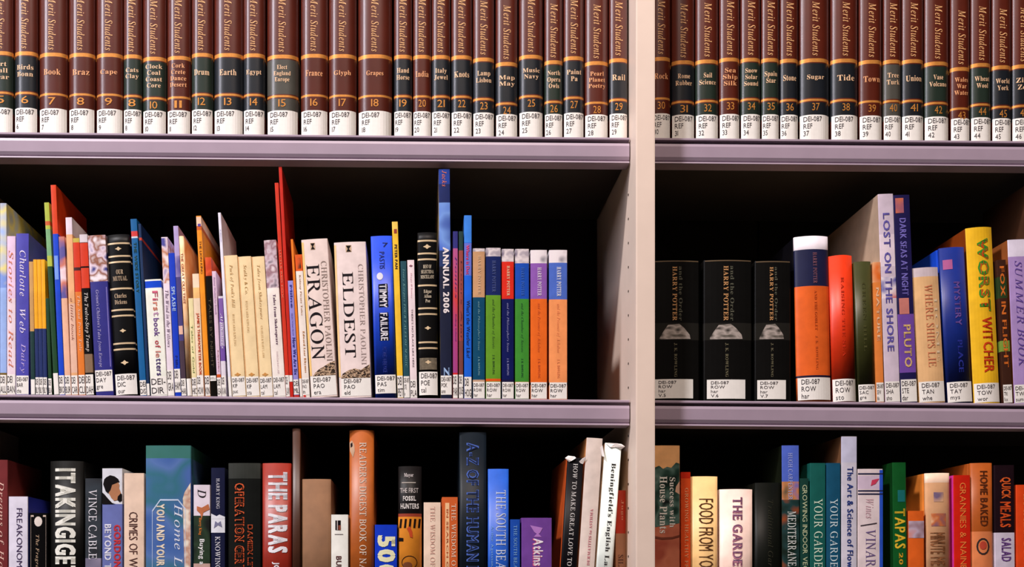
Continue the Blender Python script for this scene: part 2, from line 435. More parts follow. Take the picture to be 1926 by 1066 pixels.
for key, lst in (('T', ENC), ('T2', ENC2)):
    for j, (x0, x1, pc, words, num, sh) in enumerate(lst):
        by = row_y('T', x0); p = pm(PANEL[pc])
        ys = by - 155 + sh; yl = by - 79 + sh
        nl = words.count('\n') + 1
        if key == 'T':
            lab = 'brown encyclopedia volume with %s title panel, %s from the upright above the story books' % (PNAME[pc], NTH[len(ENC) - 1 - j])
        else:
            lab = 'brown encyclopedia volume with %s title panel, %s past the upright above the black novels' % (PNAME[pc], NTH[j])
        col_t = (232, 190, 150) if pc != 'r' else (230, 160, 110)
        hb = 11 * nl
        ym = (ys + yl) / 2 - 2
        wpx = x1 - x0
        add(key, x0, x1, by - 398 + sh * .5, 0, leather, lab, name='encyclopedia_volume', kind='e', rnd=.19, depth=.2,
            bands=[(ys, ys + 7, GOLD), (ys + 9, yl - 2, p), (yl, yl + 4, GOLD), (yl + 6, by - 40, p), (by - 330, by - 323, GOLD), (by - 360, by - 353, GOLD)],
            T=[('Merit Students', 'I', .5 - 6.5 / wpx, .5 + 7.5 / wpx, by - 262 + sh, by - 160 + sh, (232, 176, 120)),
               (words, 's', .5 - min(.36, 16 / wpx), .5 + min(.36, 16 / wpx), ym - hb / 2, ym + hb / 2, col_t, 'h', 'panel_text'),
               (str(num), 's', .5 - 7 / wpx, .5 + 7 / wpx, yl + 8, yl + 22, GOLD, 'h', 'volume_number')],
            lab=('DEI-087\nREF\n%d' % num, 49 - min(4, sh * .35), 2))

def lb(a, b): return 'DEI-087\n%s\n%s' % (a, b)
def thinlab(a): return 'DEI\n%s' % a[:3]

# ------------------------------------------------------------------ middle shelf, near bay
BK = (14, 13, 14)
def gold_bands(ys, col=(214, 188, 150)):
    return [(y, y + 3.2, mat(col, rough=.35, metal=.2)) for y in ys]
def ornament(u, y, r, c=(214, 188, 150)):
    def f(F):
        q = r * F.k / F.w
        pts = []
        for i in range(16):
            t = 2 * math.pi * i / 16; rr = r * (1.0 if i % 4 == 0 else .55 if i % 2 == 0 else .72)
            pts.append((u + rr * math.cos(t) * F.k / F.w * 1.25, y - rr * .75 * math.sin(t)))
        F.poly('ornament', pts, M(c))
    return f
pic_blue = mottle([(70, 70, 150), (225, 205, 215), (190, 120, 80), (240, 225, 225)], 110, seed=1)
pic_white = mottle([(90, 80, 140), (150, 130, 150), (232, 220, 232), (200, 120, 80)], 130, seed=2)
pic_kids = mottle([(60, 50, 70), (210, 190, 200), (150, 110, 120), (235, 220, 225)], 130, seed=3)
pic_horse = mottle([(60, 60, 130), (226, 206, 220), (140, 80, 50), (238, 226, 232)], 120, seed=9)

add('M', -26, -2, 452, 0, (60, 110, 170), 'pale blue book cut by the edge of the middle shelf view', lab=(thinlab('BAK'), 42, 2))
add('M', 0, 12, 381, 0, mottle([(120, 150, 220), (230, 215, 130), (160, 185, 235)], 60, seed=5), 'tall pale blue and yellow picture book at the middle shelf end',
    bands=[(700, 722, (120, 96, 40)), (540, 700, (150, 178, 232))], lab=(thinlab('ALL'), 38, 2), depth=.2)
add('M', 13, 29, 443, 0, (232, 212, 222), 'white book with orange spine lettering beside the violet-blue book', T=[('Stories to Read', 'i', .2, .75, 470, 690, (205, 120, 90))], lab=(thinlab('BAN'), 39, 2),
    bands=[(443, 560, (226, 196, 222))])
add('M', 30, 54, 438, 0, (74, 70, 168), 'violet-blue paperback with large white italic spine lettering', T=[('Charlotte', 'I', .3, .8, 470, 556, (225, 215, 240)), ('Web', 'I', .3, .75, 580, 625, (225, 215, 240)), ('Dairy', 'i', .32, .75, 645, 700, (190, 170, 225))], lab=(lb('BAR', 'cha'), 37, 2))
add('M', 58, 66, 491, -4, (196, 150, 90), 'thin tan and dark green book beside the yellow ones', bands=[(622, 745, (18, 52, 52))], lab=(None, 30, 2), depth=.12)
for j, (a, b) in enumerate(((67, 74), (74.5, 81.5), (82, 89))):
    add('M', a, b, 487, -5, (238, 168, 24), ['first', 'second', 'third'][j] + ' of three slim yellow books with dark blue feet', bands=[(617, 745, (26, 42, 96))],
        lab=(thinlab('BLY'), 34, 2), depth=.12, group='slim yellow series on the middle shelf')
add('M', 91, 98, 560, -6, (20, 60, 30), 'slim dark green book beside the three yellow ones', lab=(thinlab('BLA'), 32, 2))
add('M', 99, 111, 380, -19, (174, 186, 66), 'tall lime green picture book with dark green lower spine', bands=[(415, 423, (196, 90, 40)), (430, 480, (120, 170, 120)), (500, 745, (22, 66, 34))], lab=(None, 42, 2), depth=.2)
add('M', 112, 122, 347, -17, (214, 62, 18), 'tallest slim book of its cluster, orange-red above and bright blue below', bands=[(439, 745, (14, 66, 200))], pics=[(.1, .8, 480, 525, (110, 150, 225))], lab=(thinlab('BRO'), 38, 2), depth=.13)
add('M', 123, 134, 444, -13, mottle([(226, 190, 196), (236, 212, 220), (205, 120, 100), (90, 80, 150)], 60, seed=8), 'white spotted book between bright blue and tall tan books', bands=[(560, 745, (232, 180, 150))], lab=(thinlab('BUR'), 38, 2))
add('M', 135, 147, 408, -12, (228, 170, 120), 'tall thin tan book pale at its top edge', bands=[(408, 440, (226, 210, 222)), (570, 700, (226, 182, 158))], T=[('a little book', 'i', .3, .7, 560, 640, (150, 80, 60))], lab=(thinlab('CAR'), 38, 2), depth=.18)
add('M', 148, 161, 447, -12, (206, 52, 16), 'narrow book, red above and orange below, beside lettered black one', bands=[(447, 455, (190, 170, 70)), (502, 508, (60, 20, 20)), (548, 745, (222, 120, 40))],
    T=[('The Sad Pony Tale', 'i', .25, .75, 555, 660, (240, 200, 170))], lab=(thinlab('CLI'), 39, 2))
add('M', 162, 177, 440, -13, BK, 'red-topped black book with white italic spine lettering', bands=[(440, 455, (210, 200, 205)), (456, 500, (206, 52, 20)), (503, 541, (206, 56, 24)), (665, 700, (130, 104, 80))],
    T=[('The Twelve-Step Tramp', 'I', .2, .78, 550, 660, (235, 228, 220))], lab=(thinlab('DAH'), 40, 2))
add('M', 179, 214, 442, -16, (44, 42, 124), 'navy paperback with white horse picture on top', bands=[(442, 529, pic_horse)], T=[('Grimm\'s Children\'s Tales from Europe', 'i', .25, .48, 545, 690, (190, 180, 225))],
    pics=[(.88, .93, 540, 690, (120, 110, 180))], lab=(lb('DAY', 'gre'), 48, 8))
add('M', 217, 259, 441, -17, BK, 'black classic with gold bands beside the tall teal book', kind='h', rnd=.1,
    bands=gold_bands([456, 480, 491, 541, 581, 592, 644, 655]), T=[('OUR\nMUTUAL', 's', .18, .82, 507, 528, (186, 160, 130), 'h'), ('Charles\nDickens', 's', .2, .75, 552, 572, (186, 160, 130), 'h', 'author_text')],
    X=[ornament(.5, 468, 5), ornament(.5, 622, 5), ornament(.5, 682, 6)], lab=(lb('DIC', 'our'), 41, 2))
add('M', 264, 276, 411, -19, (12, 92, 150), 'tall teal-blue picture book with red mark near its top', bands=[(434, 444, (210, 60, 60)), (444, 447, (200, 210, 220))], T=[('THE WIDE STORY', 'b', .3, .75, 455, 550, (16, 70, 70))], lab=(thinlab('DIS'), 30, 2), depth=.14)
add('M', 277, 282, 420, -17, (16, 44, 84), 'very thin dark blue book behind teal one', bands=[(446, 451, (190, 60, 40))], lab=(None, 24, 2), depth=.14)
def letters(F):
    cols = [(200, 90, 120), (210, 120, 90), (120, 80, 140), (190, 150, 190)]
add('M', 284, 315, 525, -12, (238, 240, 228), 'short white book with blue cap and coloured lettering', bands=[(528, 541, (20, 70, 200))], rough=.3,
    T=[('Fi', 'b', .42, .75, 547, 565, (205, 90, 120)), ('rs', 'b', .42, .68, 568, 584, (214, 130, 110)), ('t', 'b', .42, .75, 586, 594, (200, 160, 190)), ('book', 'b', .40, .74, 598, 632, (120, 86, 150)),
       ('of', 'b', .42, .74, 640, 654, (196, 80, 90)), ('le', 'b', .42, .74, 660, 672, (214, 140, 130)), ('tters', 'b', .42, .72, 674, 706, (84, 66, 120))],
    lab=('DEI-\nDIR', 36, 2, .02, .98))
add('M', 316, 328, 445, -13, (228, 214, 226), 'slim white book topped by a small photograph strip', bands=[(447, 532, pic_blue)], T=[('The Wind in the Willows', 'I', .25, .8, 545, 652, (86, 50, 90))], lab=(thinlab('GRA'), 50, 2), depth=.16)
add('M', 328.5, 341, 475, -13, (12, 56, 190), 'slim royal blue book with white capitals near its top', T=[('SPLASH!', 'b', .2, .8, 538, 584, (170, 200, 245)), ('Mills', 'n', .3, .7, 668, 690, (12, 30, 120))], lab=(thinlab('HAM'), 52, 8))
add('M', 341.5, 351, 424, -16, (70, 62, 120), 'tall dusky violet book pale at the top', bands=[(424, 480, (178, 160, 208)), (480, 520, mottle([(90, 80, 150), (190, 170, 210)], 80)), (640, 720, (70, 52, 66))], pics=[(.1, .9, 612, 628, (226, 180, 160))], lab=(thinlab('HAR'), 34, 2), depth=.2)
add('M', 352, 361, 443, -16, mottle([(232, 206, 170), (222, 170, 120), (240, 222, 190)], 50, seed=4), 'cream storybook with worn brown lettering beside dusky violet one', kind='h', T=[('THE GREAT OLD TREE', 'b', .2, .7, 475, 570, (196, 130, 90))], lab=(None, 34, 2))
add('M', 362, 371, 560, -8, (236, 222, 168), 'low cream book with small green lettering', T=[('Tales of Gold', 'n', .3, .7, 610, 700, (120, 140, 80))], lab=(thinlab('HIC'), 36, 2))
add('M', 371.5, 384, 514, -10, (238, 214, 184), 'cream book with orange lettering beside the tall orange one', bands=[(540, 560, (240, 190, 120))], T=[('JAMIE\'S THERMOMETER BOOK', 'b', .3, .8, 588, 705, (206, 80, 40))], lab=(thinlab('HOW'), 40, 2))
add('M', 384.5, 396, 405, -18, (238, 146, 28), 'tall orange picture book with dark capitals near its top', bands=[(407, 424, (240, 200, 170)), (424, 432, (200, 90, 30))], T=[('THE LION KING', 'n', .35, .78, 452, 514, (96, 50, 20))], pics=[(.25, .85, 420, 425, (90, 60, 150))], lab=(thinlab('KIN'), 40, 2), depth=.14)
add('M', 396.5, 408, 483, -11, (22, 18, 12), 'dark slim book with ragged orange cloth top', bands=[(483, 518, mottle([(170, 40, 16), (222, 84, 22), (200, 60, 16)], 90))], T=[('TALES BY NIGHT', 'n', .3, .7, 560, 690, (70, 60, 40))], lab=('DEI\nBAC', 40, 30))
add('M', 408.5, 417, 509, -11, (220, 192, 212), 'pale mauve slim book with orange foot beside ragged orange one', T=[('Animal Wisdom for Friends', 'n', .3, .75, 520, 590, (150, 110, 160)), ('Rudyard Hare', 'n', .35, .75, 658, 698, (140, 60, 60), 'd', 'author_text')], bands=[(703, 709, (210, 90, 30))], lab=(thinlab('LEA'), 36, 2))
add('M', 417.5, 426, 556, -7, (222, 214, 226), 'low violet and white book with white script', bands=[(560, 605, (128, 92, 170)), (605, 650, (170, 150, 190)), (650, 678, (110, 76, 160))], T=[('Alphabets', 'k', .2, .85, 588, 655, (240, 236, 245))], lab=(thinlab('KAN'), 40, 2))
add('M', 426.5, 435, 399, -21, (230, 228, 242), 'tall very thin white book beside three cream paperbacks', T=[('A BOOK', 'n', .3, .7, 430, 455, (170, 160, 200))], lab=(None, 38, 2), depth=.12)
CR = (238, 212, 164)
def colophon(F): ornament(.48, 704, 5, (200, 140, 70))(F)
for (a, b, t1, t2, ye, L1, lb_) in ((436, 463, "Puck of Pook's Hill", 'RUDYARD KIPLING', 578, 'first of three cream classic paperbacks, nearest the thin white book', ('KIP', 'puc')),
                        (464, 489, 'Stalky & Co.', 'RUDYARD KIPLING', 553, 'second of three cream classic paperbacks, shortest title', ('KIP', 'sta')),
                        (490, 514, 'Tales from Shakespeare', 'CHARLES & MARY LAMB', 600, 'third of three cream classic paperbacks, below the photograph-topped book', ('LAM', 'tal'))):
    add('M', a, b, 480 if a < 460 else 482, -17, CR, L1, T=[(t1, 'I', .32, .62, 498, ye, (176, 132, 66)), (t2, 'S', .36, .52, ye + 12, ye + 72, (196, 160, 104), 'd', 'author_text')], X=[colophon],
        pics=[(.0, .07, 482, 706, (222, 168, 110), 'worn_edge')], lab=(lb(*lb_), 38, 2), group='cream classic paperbacks')
add('M', 515, 538, 451, -19, (238, 228, 220), 'white paperback topped by a photograph, beside the tall red pair', bands=[(451, 541, pic_kids)], T=[('Tales from Shakespeare', 'S', .4, .68, 553, 648, (96, 60, 90)), ('CHARLES & MARY LAMB', 'S', .44, .58, 660, 702, (176, 140, 150), 'd', 'author_text')], lab=(lb('LAM', 'tal'), 40, 2))
add('M', 538.5, 545.5, 343, -22, (206, 50, 26), 'shorter of two tall thin red books', T=[('LITTLE RED FOX', 'n', .3, .7, 470, 560, (226, 130, 100))], lab=(thinlab('LAW'), 42, 2), depth=.13)
add('M', 546, 552, 313, -22, (196, 34, 18), 'taller of two tall thin red books, reaching the shelf above', lab=(None, 42, 30), depth=.13)
add('M', 552.5, 563, 527, -12, (148, 140, 214), 'low lilac book with dark blue lettering', T=[('Milne', 'b', .3, .75, 535, 578, (50, 50, 150)), ('Now We Are Six', 'b', .25, .85, 634, 704, (40, 44, 140)), ('SELECTIONS FROM', 'n', .3, .6, 588, 630, (90, 80, 170))], lab=(thinlab('MIL'), 34, 6), bands=[(742, 748, (190, 40, 30))])
add('M', 563.5, 569, 449, -18, (232, 124, 28), 'tall very thin orange book beside the lilac one', lab=(None, 36, 2), depth=.2)
add('M', 569.5, 583, 478, -15, (238, 226, 216), 'white slim book with orange cap beside thick white novel', bands=[(478, 509, (220, 86, 20))], pics=[(.3, .75, 484, 504, mottle([(220, 86, 20), (60, 20, 10)], 150, seed=6))],
    T=[('Kidnap Pirate Tales', 'S', .35, .65, 516, 592, (190, 150, 120)), ('Edward Lear Rhymes', 'S', .4, .75, 622, 700, (190, 130, 70), 'd', 'author_text')], lab=(lb('PAO', 'dra'), 37, 5), X=[lambda F: F.patch('red_tab', .1, .45, 742, 747, M((200, 50, 40)), off=.0005)])
def dragon(F):
    m = mottle([(50, 36, 26), (190, 160, 130), (80, 60, 44), (60, 44, 34)], 330, seed=3, stretch=(1, 1, 2), hard=True)
    F.poly('spine_picture', [(.12, 706), (.22, 700), (.38, 694), (.55, 690), (.75, 684), (.98, 680), (.98, 707), (.12, 707)], m)
def dragon2(F):
    m = mottle([(50, 36, 26), (190, 160, 130), (80, 60, 44), (60, 44, 34)], 330, seed=4, stretch=(1, 1, 2), hard=True)
    F.poly('spine_picture', [(.06, 710), (.12, 702), (.3, 696), (.5, 693), (.7, 696), (.85, 690), (.98, 686), (.98, 711), (.06, 711)], m)
def knight(u, y):
    def f(F):
        F.patch('publisher_mark', u - .09, u + .09, y - 7, y + 6, M((200, 170, 140)))
        F.poly('publisher_mark', [(u - .08, y - 6), (u + .08, y - 6), (u + .01, y), (u + .08, y + 5), (u - .07, y + 5), (u - .02, y)], M((30, 24, 24)), off=.0004)
    return f
add('M', 585, 635, 450, -19, (232, 212, 204), 'thick white novel with black capitals, shorter title of the tall white pair',
    T=[('ERAGON', 'S', .12, .62, 497, 676, (34, 28, 34)), ('CHRISTOPHER PAOLINI', 'S', .68, .90, 492, 680, (160, 140, 132), 'd', 'author_text')], pics=[(0, .08, 455, 706, (238, 196, 120), 'worn_edge')],
    X=[dragon, knight(.42, 464)], lab=(lb('PAO', 'era'), 40, 3), rough=.35)
add('M', 639, 699, 455, -11, (232, 214, 210), 'thickest white novel with black capitals, beside the bright blue book',
    T=[('ELDEST', 'S', .22, .56, 511, 672, (34, 28, 34)), ('CHRISTOPHER PAOLINI', 'S', .72, .88, 497, 686, (178, 160, 156), 'd', 'author_text')], pics=[(0, .06, 460, 708, (238, 200, 140), 'worn_edge')],
    X=[dragon2, knight(.45, 468)], lab=(lb('PAO', 'eld'), 38, 3, .06, .99), rough=.35)
def blob(F):
    F.poly('emblem', [(.38 + .15 * math.cos(t * .524), 519 + 7 * math.sin(t * .524)) for t in range(12)], M((228, 226, 240)))
    for i, y in enumerate((534, 543, 551, 560, 569, 588, 597, 606, 614, 623, 632)):
        F.poly('letter_block', [(.30, y), (.72, y - 1), (.74, y + 7.4), (.29, y + 8)], M((14, 16, 40)), off=.00028)
add('M', 706, 746, 443, -9, (22, 66, 196), 'bright blue hardback with white hand-lettered title on black blocks', kind='h', rnd=.06,
    T=[('PASTIS', 'n', .38, .62, 473, 505, (10, 30, 110)), ('TIMMY', 'b', .34, .68, 534, 578, (235, 232, 240)), ('FAILURE', 'b', .34, .68, 588, 640, (235, 232, 240)), ('MISTAKES WERE MADE', 'n', .4, .6, 652, 700, (12, 40, 140)), ('7', 's', .55, .8, 456, 464, (10, 24, 90), 'h', 'emblem')],
    X=[blob], lab=(lb('PAS', 'tim'), 44, 9))
add('M', 748, 759, 416, -11, (240, 192, 52), 'tall yellow picture book with dark capitals near its top', bands=[(416, 432, (236, 200, 90))], T=[('PETER PAN', 'b', .3, .75, 459, 505, (60, 40, 30))],
    pics=[(.3, .8, 430, 438, (150, 50, 40))], lab=(thinlab('PET'), 43, 2), depth=.2)
add('M', 760, 771, 490, -7, (30, 74, 86), 'low dark teal book with pale italic lettering', T=[('Ivory Keepers FOUR TALES OF MAGIC', 'i', .3, .7, 505, 690, (120, 170, 170))], lab=(lb('STE', 'iv'), 42, 2))
add('M', 772, 785, 488, -6, (236, 218, 222), 'white slim book beside black classic with gold bands', T=[('Hugo Whimsy', 'I', .35, .65, 512, 560, (190, 120, 140)), ("THERE'S NO PLACE LIKE HERE", 'n', .4, .65, 580, 690, (110, 90, 100))], X=[ornament(.5, 499, 3, (130, 70, 90))], lab=(thinlab('PLA'), 36, 2))
def tape(F):
    F.patch('clear_tape', .05, .95, 672, 694, mat((110, 100, 84), rough=.25, var=.4, scale=150), off=.00025)
add('M', 788, 824, 436, -3, BK, 'black classic with gold bands beside tall blue annual', kind='h', rnd=.1, bands=gold_bands([450, 474, 485, 534, 577, 588, 641, 652]),
    T=[('BEST OF\nSELECTED &\nMISCELLANY', 's', .15, .85, 497, 523, (205, 190, 165), 'h'), ('Edgar\nAllan\nPoe', 's', .3, .72, 544, 568, (205, 190, 165), 'h', 'author_text')],
    X=[ornament(.5, 463, 6), ornament(.5, 616, 5), tape, ornament(.5, 680, 5)], lab=(lb('POE', 'tal'), 51, 7))
add('M', 829, 850, 317, -4, (20, 26, 52), 'tallest blue annual with white capitals reaching the shelf above', depth=.225,
    bands=[(317, 345, (26, 60, 150)), (345, 380, (16, 34, 92)), (380, 470, mottle([(30, 70, 190), (110, 150, 220), (24, 54, 150)], 40, seed=7)), (470, 500, (30, 50, 100))],
    T=[('ANNUAL 2006', 'T', .3, .85, 464, 588, (236, 226, 226)), ('Jacks', 'k', .3, .7, 320, 350, (230, 120, 90)), ('Z', 'T', .3, .8, 690, 706, (160, 190, 230))], side=mottle([(30, 90, 200), (230, 200, 90), (20, 40, 120)], 30, seed=2), lab=(lb('POK', 'ann'), 44, 8))
add('M', 852, 861, 434, 0, (210, 40, 40), 'thin purple and red book beside tall annual', bands=[(434, 466, (44, 44, 120)), (466, 700, mottle([(150, 90, 170), (205, 60, 60), (120, 60, 160)], 25, seed=1, stretch=(1, 1, .2)))], T=[('Ponies', 'i', .4, .8, 480, 560, (60, 30, 110)), ('Riding School', 'n', .4, .7, 590, 640, (60, 30, 110))], lab=(thinlab('PAR'), 46, 2))
add('M', 863, 871, 434, 0, (120, 64, 60), 'thin dark brown book beside tall bright blue one', bands=[(434, 470, (30, 60, 60)), (470, 640, (150, 70, 64))], T=[('Doors Ajar', 'n', .35, .7, 490, 640, (60, 20, 40))], lab=(thinlab('QUE'), 46, 2))
add('M', 873, 887, 404, 0, (20, 96, 214), 'tall bright blue picture book with pink panel near its top', bands=[(404, 455, (56, 130, 226)), (456, 517, (96, 110, 200))], T=[('Where is Dot', 'b', .25, .7, 460, 515, (224, 60, 120)), ("What's the Weather Like?", 'n', .3, .8, 564, 672, (10, 30, 80))], lab=(thinlab('HOG'), 42, 2), depth=.2)
badge = mottle([(120, 110, 130), (226, 214, 214), (170, 160, 170)], 160, seed=11)
wolf = mottle([(110, 108, 120), (232, 222, 226), (236, 228, 230)], 90, seed=12)
HPT = (('and the Philosopher\'s Stone'), ('and the Chamber of Secrets'), ('and the Prisoner of Azkaban'))
for (a, b, yt, top, c1, c1t, c2, c2t, sub, foot, tbl, LBL) in (
        (889.5, 912, 466, badge, (196, 150, 110), (212, 176, 140), (14, 72, 104), (120, 170, 180), HPT[0], (198, 160, 130), (466, 472, 558, 713), 'tan and teal novel, first of six two-tone spines'),
        (914, 942, 465, badge, (22, 36, 92), (70, 84, 140), (98, 150, 40), (40, 74, 30), HPT[1], (220, 90, 30), (465, 481, 554, 711), 'navy and green novel, second of six two-tone spines'),
        (944, 966.5, 467, badge, (214, 44, 30), (236, 196, 160), (14, 22, 84), (150, 150, 200), HPT[0], (24, 22, 60), (467, 491, 561, 713), 'red and navy novel, third of six two-tone spines'),
        (969, 995, 467, badge, (26, 76, 176), (50, 100, 190), (62, 140, 48), (20, 74, 40), HPT[1], (224, 130, 60), (467, 494, 561, 717), 'blue and green novel, fourth of six two-tone spines'),
        (998, 1029, 469, wolf, (138, 88, 172), (226, 210, 232), (230, 104, 34), (206, 88, 34), HPT[2], (24, 14, 14), (469, 494, 561, 718), 'purple and orange novel, fifth of six two-tone spines'),
        (1033, 1067, 469, wolf, (74, 104, 190), (220, 224, 240), (240, 150, 92), (222, 134, 84), HPT[2], (24, 14, 14), (469, 493, 562, 718), 'blue and peach novel at the end of the row, beside empty space')):
    y0, y1, y2, y3 = tbl
    add('M', a, b, yt, 0, c2, LBL, bands=[(y0, y1, top), (y1, y2, c1), (y3, y3 + 5, foot)],
        T=[('HARRY POTTER', 's', .42, .66, y1 + 8, y2 - 6, c1t), (sub, 'I', .38, .60, y2 + 8, y2 + 100, c2t), ('J. K. ROWLING', 's', .42, .58, y2 + 112, y3 - 8, c2t, 'd', 'author_text')],
        lab=(lb('ROW', 'har'), 33, 2), group='two-tone novels at the end of the row', rough=.3)

# ------------------------------------------------------------------ middle shelf, far bay
bigd = mottle([(50, 46, 40), (176, 164, 156), (90, 84, 76)], 110, seed=14, stretch=(1, 1, 2))
for (a, b, yt, vol, L1, ya, yb) in ((1231, 1316, 488, 5, 'black thick novel beside the upright', 44, 6), (1325, 1415, 487, 6, 'black thick novel, middle one of three', 44, 6), (1421, 1488, 489, 7, 'black novel of three nearest the orange-banded book', 44, 6)):
    pu = .52
    add('M2', a, b, yt, 0, (20, 19, 18), L1, depth=.13, rnd=.05, bands=[(606, 638, mat((44, 42, 38), rough=.35))],
        T=[('HARRY POTTER', 's', .40, .50, yt + 12, 602, (190, 140, 90)), ('and the Order', 's', .54, .62, yt + 12, 602, (84, 84, 70)), ('J. K. ROWLING', 's', .43, .50, 644, 708, (110, 104, 80), 'd', 'author_text')],
        X=[lambda F: F.poly('spine_picture', [(.12, 634), (.2, 622), (.3, 610), (.55, 608), (.66, 616), (.78, 628), (.8, 636), (.12, 637)], bigd)],
        pics=[(.02, .98, yt + 1, yt + 3, (96, 78, 56), 'gold_line')], lab=('DEI-087\nROW\nhar\nV.%d' % vol, ya - 3, yb - 1, .06 if vol > 5 else 0.01, .86), group='black thick novels')
add('M2', 1502, 1566, 443, -6, (226, 98, 34), 'thick orange hardback with navy band and white cap', kind='h', rnd=.12, bands=[(443, 468, (222, 214, 222)), (468, 537, (26, 30, 66)), (705, 709, (24, 22, 50))],
    T=[('HARRY POTTER', 's', .5, .62, 474, 532, (130, 84, 100)), ('AND THE GOBLET', 's', .52, .6, 545, 620, (196, 80, 30)), ('J. K. ROWLING', 's', .52, .6, 630, 694, (206, 90, 36), 'd', 'author_text')], side=(14, 13, 20), depth=.11, lab=('DEI-087\nROW\nhar', 46, 4))  # orange book's side board coloured near-black to stand for shade behind the novels
add('M2', 1568, 1614, 479, -8, (214, 52, 14), 'orange-red cloth hardback beside olive green one', kind='h', rnd=.2, T=[('RAISING THE SEA', 's', .42, .54, 520, 670, (196, 44, 14))], lab=(lb('ROW', 'sto'), 44, 2))
add('M2', 1616, 1648, 491, -9, (54, 56, 22), 'dark olive green book in front of the largest pale book', kind='h', rnd=.1, T=[('GREEN HILL', 's', .4, .58, 530, 660, (70, 70, 34))], lab=(lb('SAC', 'gre'), 34, 2))
add('M2', 1649, 1663, 492, -7, (226, 130, 60), 'slim orange book beside olive green hardback', bands=[(492, 530, mottle([(226, 110, 40), (240, 200, 150)], 80))], T=[('NATURE', 'b', .3, .7, 540, 640, (236, 190, 150))], lab=(lb('SEW', 'bla'), 38, 2))
add('M2', 1664, 1694, 364, -14, (206, 190, 206), 'largest pale book, its grey side board showing above the others', kind='p', depth=.235, side=(186, 160, 138),
    bands=[(440, 500, (226, 210, 222)), (520, 560, mottle([(70, 70, 160), (232, 220, 226), (200, 80, 80)], 90, seed=2))], T=[('LOST ON THE SHORE', 'b', .25, .7, 400, 660, (100, 90, 170))], lab=(lb('SHA', 'sho'), 40, 2))
add('M2', 1695, 1726, 366, -15, (28, 24, 74), 'tall dark navy book with violet lettering and orange spot', depth=.22, bands=[(590, 700, (110, 72, 160))], pics=[(.1, .6, 372, 400, mottle([(210, 110, 60), (60, 60, 130)], 80, seed=4)), (.1, .7, 560, 590, (196, 120, 110))],
    T=[('DARK SEAS AT NIGHT', 'b', .3, .7, 410, 555, (120, 110, 196)), ('PLUTO', 'b', .3, .75, 610, 690, (216, 180, 120))], lab=(lb('STE', 'dar'), 44, 2))
add('M2', 1730, 1780, 503, -14, (226, 180, 128), 'cream and tan book before the dark blue hardback', rnd=.08, bands=[(503, 520, (206, 190, 196))], T=[('WHERE SHIPS LIE', 'S', .4, .7, 535, 690, (206, 120, 84)), ('HOME', 'S', .75, .88, 560, 680, (232, 206, 170))], side=(238, 176, 90), lab=(lb('TAN', 'whe'), 40, 2))
add('M2', 1784, 1832, 465, -16, (18, 40, 122), 'dark blue hardback with violet-pink lettering beside tall yellow one', kind='h', rnd=.1, T=[('MYSTERY', 'b', .45, .7, 530, 612, (110, 80, 160)), ('PLACE', 'b', .48, .68, 640, 700, (40, 50, 150))], pics=[(.1, .45, 488, 506, (180, 96, 150))], side=(20, 70, 200), lab=(lb('TAY', 'mys'), 40, 2))
add('M2', 1835, 1884, 427, -16, (236, 184, 34), 'tall yellow book with large red and green letters', kind='p', rnd=.12, depth=.11, T=[('WORST', 'T', .34, .78, 448, 585, (60, 140, 40)), ('WORST', 'b', .40, .74, 450, 583, (200, 74, 24)), ('WITCHER', 'b', .4, .8, 596, 700, (206, 60, 20))], side=(130, 56, 14), lab=(lb('TOW', 'wor'), 38, 2))
add('M2', 1888, 1905, 488, -13, (60, 32, 22), 'low brown book with orange lettering beside tall yellow one', bands=[(520, 560, (40, 60, 30)), (640, 660, (120, 150, 60))], T=[('FOX IN FLIGHT', 'b', .25, .75, 500, 690, (214, 110, 40))], lab=(lb('TRI', 'fox'), 36, 2))
add('M2', 1909, 1943, 450, -13, (168, 140, 196), 'pale violet book with white cap at the far end', bands=[(450, 482, (222, 214, 232))], T=[('SUMMER BOOK', 'I', .3, .7, 490, 690, (96, 70, 150))], side=(150, 84, 40), depth=.1, lab=(lb('TWA', 'sum'), 36, 2))
add('M2', 1950, 1985, 340, -10, (60, 120, 180), 'tall book past the violet one with orange-brown side board', depth=.12, side=(70, 44, 30), lab=(lb('WIL', 'tal'), 40, 2))  # side board colour darkened to carry the shade at this end

# ------------------------------------------------------------------ bottom shelf, near bay
WT = (240, 240, 232)
add('B', -34, 14, 865, 0, (116, 44, 46), 'maroon paperback with pale script at the bottom shelf end', T=[('Dreams of Home', 'k', .62, .86, 905, 1100, (232, 190, 176))])
add('B', 16, 52, 934, 0, (222, 218, 234), 'white paperback with dark violet capitals beside small framed black book', T=[('FREAKONOMICS', 'n', .42, .72, 956, 1092, (66, 50, 90))], side=(40, 50, 160))
def oval(F):
    F.poly('emblem', [(.5 + .22 * math.cos(t * .4488), 981 + 9.5 * math.sin(t * .4488)) for t in range(14)], M((226, 214, 206)))
    F.ring('frame_line', [(.08, 969), (.92, 969), (.92, 1225), (.08, 1225)], .0022, M((206, 186, 172)))
add('B', 55, 89, 965, 0, BK, 'small black book with pale frame line and white oval emblem', T=[('The Fragrant Harbour', 'k', .32, .56, 1006, 1130, (200, 170, 140))], X=[oval])
add('B', 92, 155, 867, 0, (20, 19, 17), 'thick black hardback with tall heavy white capitals', kind='h', rnd=.12, T=[('ITAKINGIGETS', 'o', .17, .79, 881, 1100, (240, 240, 230))], depth=.15)
add('B', 160, 190, 900, 0, mottle([(36, 40, 44), (50, 58, 66), (36, 36, 40)], 40, seed=2), 'slim dark paperback with white serif capitals, beside portrait-topped one', bands=[(1050, 1231, mottle([(90, 88, 110), (170, 160, 186)], 40, seed=3))], T=[('VINCE CABLE', 'S', .22, .74, 921, 1052, (230, 228, 236), 'd', 'author_text')])
